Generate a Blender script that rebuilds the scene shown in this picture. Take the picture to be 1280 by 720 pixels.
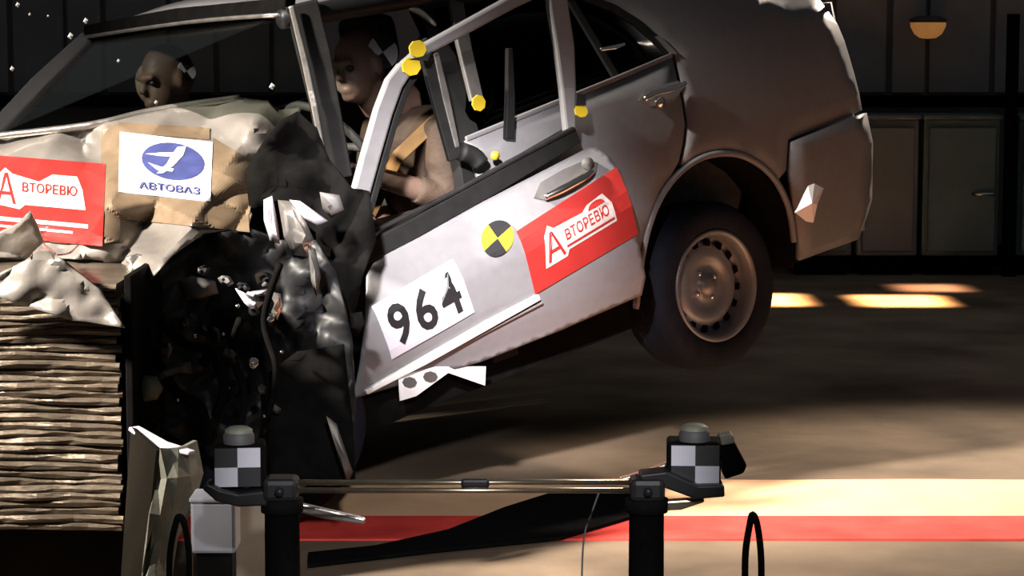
import bpy, bmesh, math, random
import numpy as np
from mathutils import Vector, Matrix, noise
from mathutils.geometry import delaunay_2d_cdt

random.seed(7)
for o in list(bpy.data.objects):
    bpy.data.objects.remove(o, do_unlink=True)
scene = bpy.context.scene
COL = scene.collection

# ------------------------------------------------------------------ camera
FPX, CAM_H, HORIZON = 2920.0, 1.5, 38.0
PITCH = math.atan((360 - HORIZON) / FPX)
CP, SP = math.cos(PITCH), math.sin(PITCH)
cam_data = bpy.data.cameras.new('camera')
cam_data.sensor_width = 36.0
cam_data.lens = 36.0 * FPX / 1280.0
cam_data.clip_start = 0.1
cam = bpy.data.objects.new('camera', cam_data)
cam.location = (0, 0, CAM_H)
cam.rotation_euler = (math.pi / 2 - PITCH, 0, 0)
COL.objects.link(cam)
scene.camera = cam

# ------------------------------------------------------------------ world, lights, exposure
scene.view_settings.view_transform = 'Standard'
scene.view_settings.look = 'None'
scene.view_settings.gamma = 1.0
scene.view_settings.exposure = 0.0
world = bpy.data.worlds.new('hall_ambient')
scene.world = world
world.use_nodes = True
world.node_tree.nodes['Background'].inputs['Color'].default_value = (0.93, 0.97, 1.0, 1)
world.node_tree.nodes['Background'].inputs['Strength'].default_value = 0.055


def aim(o, target):
    d = Vector(target) - Vector(o.location)
    o.rotation_euler = d.to_track_quat('-Z', 'Y').to_euler()


def spot(name, loc, target, power, angle, blend=0.5, size=0.15, color=(1, .92, .82)):
    l = bpy.data.lights.new(name, 'SPOT')
    l.energy = power
    l.spot_size = math.radians(angle)
    l.spot_blend = blend
    l.shadow_soft_size = size
    l.color = color
    o = bpy.data.objects.new(name, l)
    o.location = loc
    aim(o, target)
    COL.objects.link(o)
    return o


def down_beam(name, loc, sx, sy, power, spread, color):
    l = bpy.data.lights.new(name, 'AREA')
    l.shape = 'RECTANGLE'
    l.size, l.size_y = sx, sy
    l.energy = power
    l.spread = math.radians(spread)
    l.color = color
    o = bpy.data.objects.new(name, l)
    o.location = loc
    COL.objects.link(o)
    return o


# flood lamps of the crash hall: a battery far left aimed at the nose,
# one high behind the car over the lane, then added fills and beams
spot('flood_lamp_battery', (-9.0, 1.1, 7.0), (-1.2, 6.5, 1.0), 34000, 13, 0.6, 0.5, (1, .91, .80))
spot('door_fill', (-0.9, 0.9, 3.7), (-0.19, 7.0, 0.95), 11000, 9.4, 1.0, 0.2, (1, .94, .94))  # added fill, tight cone to brighten the front door alone
spot('flood_lamp_lane', (4.9, 13.6, 4.6), (1.05, 7.1, 0.0), 4000, 22, 0.6, 0.2, (1, .84, .68))
spot('rig_fill', (0.3, 0.5, 2.5), (-0.1, 5.0, 0.62), 900, 14, 0.5, 0.1, (.97, .97, 1))  # added fill that lifts the target squares on the rig
spot('far_floor_fill', (3.2, 11.2, 4.4), (1.7, 11.6, 0.0), 45, 75, 1.0, 0.3, (.9, .95, 1))  # unseen added fill, raises the dark floor at the back
down_beam('floor_patch_beam', (1.50, 13.0, 5.0), .22, .55, 13, 3, (1, .55, .24))  # added narrow beams, source unseen, for the bright patches on the far floor
down_beam('floor_patch_beam', (2.17, 12.95, 5.0), .44, .50, 24, 3, (1, .55, .24))
down_beam('floor_patch_beam', (2.45, 13.6, 5.0), .35, .35, 2.5, 3, (1, .55, .34))

# ------------------------------------------------------------------ survey helpers (site frame and car frame)


def world_ray(px, py):
    a, b = (px - 640) / FPX, (360 - py) / FPX
    return Vector((a, CP + b * SP, -SP + b * CP))


def at_depth(px, py, Y):
    d = world_ray(px, py)
    return Vector((0, 0, CAM_H)) + d * (Y / d.y)


def on_floor(px, py, z=0.0):
    d = world_ray(px, py)
    return Vector((0, 0, CAM_H)) + d * ((z - CAM_H) / d.z)


YAW, CPIT, CROL = math.radians(218.5), math.radians(11), math.radians(2)
F0 = Vector((math.cos(YAW), math.sin(YAW), 0))
L0 = Vector((-math.sin(YAW), math.cos(YAW), 0))
U0 = Vector((0, 0, 1))
FW = F0 * math.cos(CPIT) - U0 * math.sin(CPIT)
U2 = U0 * math.cos(CPIT) + F0 * math.sin(CPIT)
LW = L0 * math.cos(CROL) + U2 * math.sin(CROL)
UW = U2 * math.cos(CROL) - L0 * math.sin(CROL)
CAR_T = Vector((.265, 8.55, .44))
CAR_R = Matrix((FW, LW, UW)).transposed()
CAR_RI = CAR_R.inverted()


def to_car(p):
    return CAR_RI @ (Vector(p) - CAR_T)


def to_world(p):
    return CAR_R @ Vector(p) + CAR_T


CAM_C = to_car((0, 0, CAM_H))


def car_plane(px, py, ax, v):
    d = CAR_RI @ world_ray(px, py)
    return CAM_C + d * ((v - CAM_C[ax]) / d[ax])


def car_gplane(px, py, p0, n):
    d = CAR_RI @ world_ray(px, py)
    return CAM_C + d * ((Vector(p0) - CAM_C).dot(n) / d.dot(n))


SZ = [.05, .12, .25, .5, .7, .86, .97, 1.1, 1.25, 1.38]
SY = [.72, .76, .80, .825, .825, .80, .765, .70, .62, .54]


def side_y(z):
    return float(np.interp(z, SZ, SY))


def on_side(px, py):
    v = .8
    for i in range(14):
        p = car_plane(px, py, 1, v)
        v = side_y(p.z)
    return p


# ------------------------------------------------------------------ materials


def mat(name, col, rough=.6, metal=0.0, var=.25, scale=12.0, bump=0.0, bscale=40.0, emit=0.0, spec=.5, coat=0.0, alpha=1.0, col2=None, stretch=(1, 1, 1)):
    m = bpy.data.materials.new(name)
    m.use_nodes = True
    nt = m.node_tree
    b = nt.nodes['Principled BSDF']
    tc = nt.nodes.new('ShaderNodeTexCoord')
    mp = nt.nodes.new('ShaderNodeMapping')
    mp.inputs['Scale'].default_value = stretch
    nt.links.new(tc.outputs['Object'], mp.inputs['Vector'])
    nz = nt.nodes.new('ShaderNodeTexNoise')
    nz.inputs['Scale'].default_value = scale
    nz.inputs['Detail'].default_value = 4
    nt.links.new(mp.outputs['Vector'], nz.inputs['Vector'])
    rp = nt.nodes.new('ShaderNodeValToRGB')
    rp.color_ramp.elements[0].position = .3
    rp.color_ramp.elements[1].position = .7
    c2 = col2 if col2 else tuple(min(1, c * (1 + var)) for c in col)
    rp.color_ramp.elements[0].color = tuple(c * (1 - var) for c in col) + (1,)
    rp.color_ramp.elements[1].color = tuple(c2) + (1,)
    nt.links.new(nz.outputs['Fac'], rp.inputs['Fac'])
    nt.links.new(rp.outputs['Color'], b.inputs['Base Color'])
    b.inputs['Roughness'].default_value = rough
    b.inputs['Metallic'].default_value = metal
    b.inputs['Specular IOR Level'].default_value = spec
    b.inputs['Coat Weight'].default_value = coat
    b.inputs['Coat Roughness'].default_value = .12
    b.inputs['Alpha'].default_value = alpha
    if emit:
        nt.links.new(rp.outputs['Color'], b.inputs['Emission Color'])
        b.inputs['Emission Strength'].default_value = emit
    if bump:
        n2 = nt.nodes.new('ShaderNodeTexNoise')
        n2.inputs['Scale'].default_value = bscale
        n2.inputs['Detail'].default_value = 5
        nt.links.new(mp.outputs['Vector'], n2.inputs['Vector'])
        bp = nt.nodes.new('ShaderNodeBump')
        bp.inputs['Strength'].default_value = bump
        bp.inputs['Distance'].default_value = .02
        nt.links.new(n2.outputs['Fac'], bp.inputs['Height'])
        nt.links.new(bp.outputs['Normal'], b.inputs['Normal'])
    return m


def glass_mat(name, tint, gloss=.12):
    m = bpy.data.materials.new(name)
    m.use_nodes = True
    nt = m.node_tree
    nt.nodes.remove(nt.nodes['Principled BSDF'])
    out = nt.nodes['Material Output']
    t = nt.nodes.new('ShaderNodeBsdfTransparent')
    t.inputs['Color'].default_value = tint + (1,)
    g = nt.nodes.new('ShaderNodeBsdfGlossy')
    g.inputs['Roughness'].default_value = .08
    fr = nt.nodes.new('ShaderNodeMath')
    fr.operation = 'POWER'
    lw = nt.nodes.new('ShaderNodeLayerWeight')
    lw.inputs['Blend'].default_value = .5
    nt.links.new(lw.outputs['Facing'], fr.inputs[0])
    fr.inputs[1].default_value = 4.0
    mx = nt.nodes.new('ShaderNodeMixShader')
    nt.links.new(fr.outputs[0], mx.inputs['Fac'])
    nt.links.new(t.outputs[0], mx.inputs[1])
    nt.links.new(g.outputs[0], mx.inputs[2])
    nt.links.new(mx.outputs[0], out.inputs['Surface'])
    return m


M = {}
M['floor'] = mat('sealed_concrete', (.20, .145, .10), .8, 0, .45, 1.6, .15, 14, spec=.08)
M['peach'] = mat('peach_floor_paint', (.92, .56, .33), .8, 0, .1, 5, spec=.08)
M['red_line'] = mat('red_floor_paint', (.88, .075, .06), .75, 0, .25, 6, spec=.08)
M['wall'] = mat('dark_grey_wall', (.22, .22, .21), .7, 0, .25, 2)
M['wall_panel'] = mat('slate_corrugated_panel', (.25, .255, .265), .6, 0, .2, 3)
M['teal'] = mat('dark_teal_enamel', (.10, .175, .20), .5, 0, .2, 3)
M['teal2'] = mat('slate_blue_enamel', (.13, .18, .215), .5, 0, .2, 3)
M['black'] = mat('matt_black', (.0045, .0042, .004), .9, 0, .3, 20, spec=.04)
M['black_gloss'] = mat('satin_black', (.012, .012, .013), .45, 0, .3, 20, spec=.25)
M['rubber'] = mat('black_tyre_rubber', (.007, .009, .016), .8, 0, .25, 25, .2, 60, spec=.2)
M['seal'] = mat('black_seal_rubber', (.012, .012, .012), .6, 0, .2, 20, spec=.15)
M['silver'] = mat('silver_car_paint', (.182, .178, .186), .42, .0, .05, 30, .03, 220, coat=.08, spec=.3)
M['silver_crumpled_lit'] = mat('crumpled_silver_paint_lit', (.21, .19, .172), .34, .2, .12, 9, .12, 18, coat=.3)  # same car paint, colour lightened so the bonnet looks more brightly lit
M['grey_side'] = M['silver']
M['bare'] = mat('bare_torn_steel', (.62, .58, .54), .3, .9, .2, 15, .2, 20)
M['chrome'] = mat('polished_steel', (.75, .73, .70), .2, 1, .1, 15)
M['rim'] = mat('silver_wheel_steel', (.22, .225, .24), .36, .4, .1, 15)
M['foil'] = mat('aluminium_honeycomb_foil', (.155, .122, .09), .34, .6, .6, 9, .5, 22, stretch=(.5, .5, 6))
M['foil_edge'] = mat('dark_barrier_plate', (.035, .032, .03), .5, .3, .3, 10)
M['khaki'] = mat('dark_brown_barrier_side', (.008, .006, .0035), .9, 0, .3, 5, spec=.1)  # colour kept very dark to shade the bent panel's left face
M['pale_green'] = mat('pale_grey_green_sheet', (.20, .20, .155), .6, .1, .25, 14, .3, 18)
M['white'] = mat('white_sticker_vinyl', (.56, .54, .60), .45, 0, .05, 20)
M['paper'] = mat('white_scrap', (.75, .73, .72), .6, 0, .1, 20)
M['red'] = mat('red_sticker_vinyl', (.36, .024, .021), .4, 0, .1, 12)
M['red_white'] = mat('sticker_print_white', (.62, .53, .51), .45, 0, .08, 30)
M['blue'] = mat('sticker_print_blue', (.045, .055, .17), .45, 0, .2, 20)
M['tan_patch'] = mat('brown_patch', (.15, .105, .065), .5, 0, .2, 12)
M['yellow'] = mat('yellow_marker_vinyl', (.55, .40, .02), .45, 0, .08, 20)
M['print_black'] = mat('black_print', (.012, .012, .014), .5, 0, .2, 30)
M['skin'] = mat('brown_dummy_vinyl', (.14, .085, .065), .55, 0, .2, 15)
M['dummy_pale'] = mat('pale_dummy_face_chalk', (.24, .19, .145), .6, 0, .15, 25)
M['shirt'] = mat('rust_brown_cloth', (.05, .029, .018), .8, 0, .35, 9, .2, 60)
M['seat'] = mat('charcoal_seat_cloth', (.06, .056, .054), .85, 0, .25, 30)
M['dash'] = mat('dark_dashboard_plastic', (.04, .038, .037), .7, 0, .25, 18)
M['grey_plastic'] = mat('grey_inner_trim', (.085, .08, .078), .6, 0, .2, 15)
M['brass'] = mat('brass_rod', (.55, .46, .33), .25, .95, .2, 18)
M['box_grey'] = mat('lilac_grey_box', (.32, .32, .37), .5, 0, .08, 10)
M['box_tan'] = mat('tan_card', (.10, .075, .055), .7, 0, .3, 8)
M['lamp_orange'] = mat('amber_lamp_glass', (.95, .42, .12), .4, 0, .1, 8, emit=.22)
M['glass'] = glass_mat('windscreen_glass', (.80, .82, .80))
M['tint'] = glass_mat('tinted_side_glass', (.10, .105, .105))
M['shard'] = mat('glass_splinter', (.22, .23, .22), .3, .2, .1, 10)
M['moulding'] = mat('bright_grey_moulding', (.78, .74, .70), .3, 0, .05, 20, coat=.5)
M['amber'] = mat('amber_strap', (.20, .10, .03), .7, 0, .2, 20)

# ------------------------------------------------------------------ mesh helpers
OFF = {}


def thing(name, label, cat, loc, group=None):
    o = bpy.data.objects.new(name, None)
    o.empty_display_size = .1
    o.location = loc
    COL.objects.link(o)
    o['label'], o['category'] = label, cat
    if group:
        o['group'] = group
    OFF[o.name] = Vector(loc)
    return o


def obj(name, verts, faces, m, parent=None, smooth=False, solid=0.0, bevel=0.0, sub=0, base=False):
    V = [Vector(v) for v in verts]
    c = sum(V, Vector()) / len(V)
    if base:
        c.z = min(v.z for v in V)
    me = bpy.data.meshes.new(name)
    me.from_pydata([v - c for v in V], [], faces)
    bm = bmesh.new()
    bm.from_mesh(me)
    bmesh.ops.recalc_face_normals(bm, faces=bm.faces)
    bm.to_mesh(me)
    bm.free()
    me.materials.append(M[m])
    if smooth:
        for p in me.polygons:
            p.use_smooth = True
        if smooth == 'sharp':
            me.set_sharp_from_angle(angle=math.radians(38))
    o = bpy.data.objects.new(name, me)
    COL.objects.link(o)
    if parent is not None:
        o.parent = parent
        o.location = c - OFF[parent.name]
    else:
        o.location = c
    OFF[o.name] = c
    if solid:
        s = o.modifiers.new('thickness', 'SOLIDIFY')
        s.thickness = solid
        s.offset = 0
    if bevel:
        b = o.modifiers.new('bevel', 'BEVEL')
        b.width = bevel
        b.segments = 2
        b.limit_method = 'ANGLE'
    if sub:
        s = o.modifiers.new('subdivision', 'SUBSURF')
        s.levels = s.render_levels = sub
    return o


def tag(o, label, cat=None, group=None, kind=None):
    o['label'] = label
    if cat:
        o['category'] = cat
    if group:
        o['group'] = group
    if kind:
        o['kind'] = kind
    return o


def box_vf(c, s, rot=None):
    c = Vector(c)
    vs = []
    for x in (-.5, .5):
        for y in (-.5, .5):
            for z in (-.5, .5):
                v = Vector((x * s[0], y * s[1], z * s[2]))
                if rot is not None:
                    v = rot @ v
                vs.append(c + v)
    fs = [(0, 1, 3, 2), (4, 6, 7, 5), (0, 4, 5, 1), (2, 3, 7, 6), (0, 2, 6, 4), (1, 5, 7, 3)]
    return vs, fs


def box(name, c, s, m, parent=None, bevel=.004, rot=None, **k):
    v, f = box_vf(c, s, rot)
    return obj(name, v, f, m, parent, bevel=bevel, **k)


def merge(parts):
    V, F = [], []
    for v, f in parts:
        n = len(V)
        V += [Vector(x) for x in v]
        F += [tuple(i + n for i in t) for t in f]
    return V, F


def tube_vf(pts, r, n=10, flat=1.0, up=None):
    pts = [Vector(p) for p in pts]
    rs = r if isinstance(r, (list, tuple)) else [r] * len(pts)
    V, F = [], []
    prev = None
    for i, p in enumerate(pts):
        a = pts[max(0, i - 1)]
        b = pts[min(len(pts) - 1, i + 1)]
        t = (b - a).normalized()
        if prev is None:
            ref = Vector(up) if up is not None else (Vector((0, 0, 1)) if abs(t.z) < .9 else Vector((1, 0, 0)))
        else:
            ref = prev
        u = (ref - t * ref.dot(t)).normalized()
        prev = u
        w = t.cross(u)
        for k in range(n):
            an = 2 * math.pi * k / n
            V.append(p + (u * math.cos(an) + w * math.sin(an) * flat) * rs[i])
    for i in range(len(pts) - 1):
        for k in range(n):
            F.append((i * n + k, i * n + (k + 1) % n, (i + 1) * n + (k + 1) % n, (i + 1) * n + k))
    F.append(tuple(range(n))[::-1])
    F.append(tuple((len(pts) - 1) * n + k for k in range(n)))
    return V, F


def smooth_path(pts, n=6):
    pts = [Vector(p) for p in pts]
    out = []
    for i in range(len(pts) - 1):
        p0, p1, p2, p3 = pts[max(0, i - 1)], pts[i], pts[i + 1], pts[min(len(pts) - 1, i + 2)]
        for k in range(n):
            t = k / n
            out.append(.5 * ((2 * p1) + (p2 - p0) * t + (2 * p0 - 5 * p1 + 4 * p2 - p3) * t * t + (-p0 + 3 * p1 - 3 * p2 + p3) * t ** 3))
    out.append(pts[-1])
    return out


def tube(name, pts, r, m, parent=None, n=10, smooth_n=0, flat=1.0, up=None):
    if smooth_n:
        k0 = len(pts)
        pts = smooth_path(pts, smooth_n)
        if isinstance(r, (list, tuple)):
            r = [float(np.interp(i / (len(pts) - 1) * (k0 - 1), range(k0), r)) for i in range(len(pts))]
    v, f = tube_vf(pts, r, n, flat, up)
    return obj(name, v, f, m, parent, smooth=True)


def beam_vf(pts, widths, thick, nrm):
    """flat bar along a polyline: width lies across nrm, thickness along nrm"""
    pts = [Vector(p) for p in pts]
    ws = widths if isinstance(widths, (list, tuple)) else [widths] * len(pts)
    nrm = Vector(nrm).normalized()
    V, F = [], []
    for i, p in enumerate(pts):
        t = (pts[min(len(pts) - 1, i + 1)] - pts[max(0, i - 1)]).normalized()
        s = t.cross(nrm).normalized()
        for a, b in ((-1, -1), (1, -1), (1, 1), (-1, 1)):
            V.append(p + s * a * ws[i] / 2 + nrm * b * thick / 2)
    for i in range(len(pts) - 1):
        for k in range(4):
            F.append((i * 4 + k, i * 4 + (k + 1) % 4, i * 4 + 4 + (k + 1) % 4, i * 4 + 4 + k))
    F.append((3, 2, 1, 0))
    n = (len(pts) - 1) * 4
    F.append((n, n + 1, n + 2, n + 3))
    return V, F


def beam(name, pts, widths, thick, nrm, m, parent=None, bevel=.004, **k):
    v, f = beam_vf(pts, widths, thick, nrm)
    return obj(name, v, f, m, parent, bevel=bevel, **k)


def lathe_vf(c, axis, prof, n=48, up=(0, 0, 1)):
    """prof: list of (radius, offset along axis)"""
    axis = Vector(axis).normalized()
    u = Vector(up) if abs(axis.z) < .95 else Vector((1, 0, 0))
    u = (u - axis * u.dot(axis)).normalized()
    w = axis.cross(u)
    V, F = [], []
    for r, h in prof:
        for k in range(n):
            a = 2 * math.pi * k / n
            V.append(Vector(c) + axis * h + (u * math.cos(a) + w * math.sin(a)) * r)
    for i in range(len(prof) - 1):
        for k in range(n):
            F.append((i * n + k, i * n + (k + 1) % n, (i + 1) * n + (k + 1) % n, (i + 1) * n + k))
    return V, F


def lathe(name, c, axis, prof, m, parent=None, n=48, solid=0.0):
    v, f = lathe_vf(c, axis, prof, n)
    return obj(name, v, f, m, parent, smooth=True, solid=solid)


def near_edge(q, pts, n):
    best = 1e9
    for i in range(n):
        a, b = pts[i], pts[(i + 1) % n]
        d = b - a
        t = max(0, min(1, (q - a).dot(d) / max(1e-12, d.dot(d))))
        best = min(best, (q - a - d * t).length)
    return best


def cdt(outline, step):
    pts = [Vector((a, b)) for a, b in outline]
    n = len(pts)
    edges = [(i, (i + 1) % n) for i in range(n)]
    xs = [p.x for p in pts]
    ys = [p.y for p in pts]
    x = min(xs) + step * .5
    while x < max(xs):
        y = min(ys) + step * .5
        while y < max(ys):
            q = Vector((x, y))
            if near_edge(q, pts, n) > step * .45:
                pts.append(q)
            y += step
        x += step
    # keep interior only
    r = delaunay_2d_cdt(pts, edges, [], 1, 1e-6)
    return r[0], r[2]


def refine(outline, step):
    out = []
    n = len(outline)
    for i in range(n):
        a, b = Vector(outline[i]), Vector(outline[(i + 1) % n])
        k = max(1, int((b - a).length / step))
        for j in range(k):
            out.append(tuple(a + (b - a) * j / k))
    return out


def sheet(name, outline, fn, m, parent, step=.06, solid=.012, smooth=True, off=0.0):
    """a panel cut from an outline in surface coordinates and laid on surface fn"""
    v2, f = cdt(refine(outline, step), step)
    used = sorted({i for t in f for i in t})
    idx = {u: k for k, u in enumerate(used)}
    V = [fn(v2[i].x, v2[i].y) for i in used]
    F = [tuple(idx[i] for i in t) for t in f]
    return obj(name, V, F, m, parent, smooth=smooth, solid=solid)


def text_vf(s, bold=0.0):
    c = bpy.data.curves.new('lettering', 'FONT')
    c.body = s
    c.offset = bold
    c.resolution_u = 3
    o = bpy.data.objects.new('lettering', c)
    COL.objects.link(o)
    dg = bpy.context.evaluated_depsgraph_get()
    me = o.evaluated_get(dg).to_mesh()
    V = [(v.co.x, v.co.y) for v in me.vertices]
    F = [tuple(p.vertices) for p in me.polygons]
    bpy.data.objects.remove(o, do_unlink=True)
    x0, x1 = min(v[0] for v in V), max(v[0] for v in V)
    y0, y1 = min(v[1] for v in V), max(v[1] for v in V)
    return [((x - x0) / (x1 - x0), (y - y0) / (y1 - y0)) for x, y in V], F


def quad_map(q):
    """q: bottom-left, bottom-right, top-right, top-left in surface coordinates"""
    a, b, c, d = [Vector(p) for p in q]
    return lambda u, v: (a * (1 - u) + b * u) * (1 - v) + (d * (1 - u) + c * u) * v


def grid_vf(fn, nu, nv):
    V = [fn(i / nu, j / nv) for j in range(nv + 1) for i in range(nu + 1)]
    F = [(j * (nu + 1) + i, j * (nu + 1) + i + 1, (j + 1) * (nu + 1) + i + 1, (j + 1) * (nu + 1) + i) for j in range(nv) for i in range(nu)]
    return V, F


def decal(name, q, surf, m, parent, nu=16, nv=12, off=.008):
    qm = quad_map(q)
    v, f = grid_vf(lambda a, b: surf(*qm(a, b), off), nu, nv)
    return obj(name, v, f, m, parent, solid=.002)


def letters(name, s, q, surf, m, parent, off=.012, bold=0.0):
    qm = quad_map(q)
    v, f = text_vf(s, bold)
    return obj(name, [surf(*qm(a, b), off) for a, b in v], f, m, parent)


def shape(name, uv, q, surf, m, parent, off=.011):
    qm = quad_map(q)
    v2, f = cdt(refine(uv, .08), .12)
    used = sorted({i for t in f for i in t})
    idx = {u: k for k, u in enumerate(used)}
    return obj(name, [surf(*qm(v2[i].x, v2[i].y), off) for i in used], [tuple(idx[i] for i in t) for t in f], m, parent)


def ellipse(cx, cy, rx, ry, n=24, a0=0, a1=2 * math.pi):
    full = abs(a1 - a0 - 2 * math.pi) < 1e-6
    k = n if full else n + 1
    return [(cx + rx * math.cos(a0 + (a1 - a0) * i / n), cy + ry * math.sin(a0 + (a1 - a0) * i / n)) for i in range(k)]


def crumple(p, amp, freq, seed=0.0):
    q = Vector(p) * freq + Vector((seed, seed * 1.7, -seed))
    a = noise.noise(q)
    b = noise.noise(q * 2.3)
    return amp * ((1 - 2 * abs(a)) + .4 * b)


# ================================================================== THE HALL
fl = obj('floor', [(-9, -1, 0), (9, -1, 0), (9, 16, 0), (-9, 16, 0), (-9, -1, -.1), (9, -1, -.1), (9, 16, -.1), (-9, 16, -.1)],
         [(0, 1, 2, 3), (4, 5, 6, 7), (0, 1, 5, 4), (1, 2, 6, 5), (2, 3, 7, 6), (3, 0, 4, 7)], 'floor')
tag(fl, 'dark brown concrete hall floor under the crashed car', kind='structure')


def floor_strip(name, y0, y1, x0, x1, z, m, wob, label):
    n = 60
    V = []
    for i in range(n + 1):
        x = x0 + (x1 - x0) * i / n
        w = wob * noise.noise(Vector((x * 1.3, y0, 3)))
        V += [(x, y0, 0.0), (x, y0, z), (x, y1 + w, z), (x, y1 + w, 0.0)]
    F = []
    for i in range(n):
        a = i * 4
        for k in range(4):
            F.append((a + k, a + (k + 1) % 4, a + 4 + (k + 1) % 4, a + 4 + k))
    F += [(3, 2, 1, 0), (n * 4, n * 4 + 1, n * 4 + 2, n * 4 + 3)]
    o = obj(name, V, F, m, fl)
    o['label'] = label
    return o


YR0, YR1, YP = on_floor(640, 676).y, on_floor(640, 647).y, on_floor(640, 601).y
floor_strip('lane_band', YR1, YP, -1.2, 6, .004, 'peach', .05, 'bright peach painted lane band')
floor_strip('lane_line', YR0, YR1, -1.5, 6, .006, 'red_line', .0, 'red painted lane line')

wb = box('wall_back', (0, 15.25, 2.6), (18, .3, 5.2), 'wall', bevel=0)
tag(wb, 'dark grey back wall of the hall', kind='structure')
x = -8.8
k = 0
while x < 8.8:
    w = (.30, .36, .24, .42)[k % 4]
    v, f = [], []
    dz = (.06, .03, .075, .045)[k % 4]
    v, f = box_vf((x + w / 2, 15.1 - dz / 2, 3.15), (w - .03, dz, 4.1))
    o = obj('wall_panel', v, f, 'wall_panel', wb, bevel=.008)
    x += w
    k += 1
box('wall_rail', (0, 14.98, 1.05), (17.6, .09, .075), 'black', wb)
box('wall_base', (0, 14.93, .06), (17.6, .2, .12), 'black', wb)
obj_side = box('wall_left', (-8.8, 7.5, 2.6), (.3, 17, 5.2), 'wall', bevel=0)
tag(obj_side, 'dark side wall of the hall', kind='structure')


def cabinet(px0, px1, Y, ztop, m, label, handle=None):
    a, b = at_depth(px0, 200, Y), at_depth(px1, 200, Y)
    cx, w = (a.x + b.x) / 2, b.x - a.x
    t = thing('equipment_cabinet', label, 'cabinet', (cx, Y + .2, 0), 'cabinets along the back wall')
    box('plinth', (cx, Y + .22, .06), (w - .06, .36, .12), 'black', t)
    box('body', (cx, Y + .22, .12 + (ztop - .12) / 2), (w - .01, .40, ztop - .12), m, t, bevel=.01)
    d = box('door', (cx, Y + .005, .14 + (ztop - .18) / 2), (w - .07, .03, ztop - .2), m, t, bevel=.006)
    if handle:
        h = at_depth(handle[0], handle[1], Y - .03)
        tube('handle', [h + Vector((-.06, .02, 0)), h + Vector((-.05, -.01, 0)), h + Vector((.05, -.01, .004)), h + Vector((.06, .02, .004))], .012, 'chrome', d)
    box('top', (cx, Y + .2, ztop + .012), (w, .44, .024), m, t, bevel=.004)
    return t


cabinet(1072, 1150, 14.3, .96, 'teal2', 'slate blue cabinet at the back, nearest the car tail')
cabinet(1154, 1252, 14.3, .96, 'teal', 'dark teal cabinet at the back with a bright handle', (1230, 243))
cabinet(1272, 1350, 14.3, .96, 'teal', 'dark teal cabinet at the back, cut by the right edge of the picture')
cabinet(990, 1068, 14.3, .96, 'teal2', 'slate blue cabinet at the back, half hidden by the car tail')
p = at_depth(1262, 230, 14.30)
ps = thing('steel_post', 'black steel post between the two teal cabinets', 'post', (p.x, p.y, 0))
box('shaft', (p.x, p.y, .8), (.06, .1, 1.6), 'black', ps)
box('foot_plate', (p.x, p.y, .01), (.08, .15, .02), 'black', ps)
lp = at_depth(1159, 36, 14.85)
lam = thing('wall_lamp', 'dim amber bowl lamp on the corrugated back wall', 'lamp', (lp.x, 14.98, lp.z))
box('bracket', (lp.x, 14.93, lp.z + .03), (.10, .12, .05), 'black', lam)
lathe('shade', (lp.x, 14.82, lp.z - .06), (0, 0, 1), [(.001, 0), (.05, .005), (.085, .03), (.108, .075), (.11, .11)], 'lamp_orange', lam, 24, .006)
lathe('cap', (lp.x, 14.82, lp.z + .05), (0, 0, 1), [(.116, -.01), (.118, .012), (.07, .03), (.001, .034)], 'grey_plastic', lam, 24)

wedge_px = [(385, 697), (470, 688), (560, 668), (630, 640), (690, 621), (800, 618), (800, 648), (705, 677), (545, 693), (470, 702), (385, 712)]  # outline of a thin flat black wedge lying across the red line
mb = [on_floor(a, b, .0) for a, b in wedge_px]
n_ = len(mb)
o = obj('black_wedge', [q + Vector((0, 0, .016)) for q in mb] + [q + Vector((0, 0, .0065)) for q in mb], [tuple(range(n_)), tuple(range(2 * n_ - 1, n_ - 1, -1))] + [(i, (i + 1) % n_, n_ + (i + 1) % n_, n_ + i) for i in range(n_)], 'black')
tag(o, 'black wedge-shaped slab on the floor across the red line', 'mat')

# ================================================================== DEFORMABLE BARRIER
BX, BY = -1.005, 6.0
bar = thing('honeycomb_barrier', 'crushed aluminium honeycomb crash barrier block in front of the car nose', 'barrier', (-1.6, 6.5, 0))
NL = 32
for i in range(NL):
    z0 = .20 + .655 * i / NL
    dz = .655 / NL
    prr = random.Random(i)
    nx = 26
    V, F = [], []
    proud = prr.uniform(-.005, .005)
    tilt = prr.uniform(-.004, .004)
    xr = BX - .012 + prr.uniform(-.012, .006)
    for j in range(nx + 1):
        xx = -2.15 + (xr + 2.15) * j / nx
        wv = .004 * math.sin(xx * 23 + i * 1.9) + .012 * noise.noise(Vector((xx * 5, i * 3.1, 0)))
        zv = .011 * noise.noise(Vector((xx * 3.5, i * .22, 5))) + tilt * (xx + 1.2) * 2
        yf = BY + proud + wv
        h0, h1 = z0 + zv + .0003, z0 + dz + zv - .0008
        zm = h0 + (h1 - h0) * prr.uniform(.35, .7)
        V += [(xx, yf + .004, h0), (xx, yf - prr.uniform(.0, .008), zm), (xx, yf + .006, h1), (xx, BY + .98, h1), (xx, BY + .98, h0)]
    for j in range(nx):
        for q in range(5):
            F.append((j * 5 + q, j * 5 + (q + 1) % 5, j * 5 + 5 + (q + 1) % 5, j * 5 + 5 + q))
    F += [(4, 3, 2, 1, 0), tuple(nx * 5 + q for q in range(5))]
    obj('honeycomb_layer', V, F, 'foil', bar)
box('facing_plate', (BX + .012, BY + .5, .53), (.02, 1.0, .68), 'black', bar)
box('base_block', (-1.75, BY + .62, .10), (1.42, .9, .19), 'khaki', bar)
box('mounting_wall', (-2.35, BY + .5, .7), (.4, 1.3, 1.4), 'khaki', bar, bevel=.01)

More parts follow.
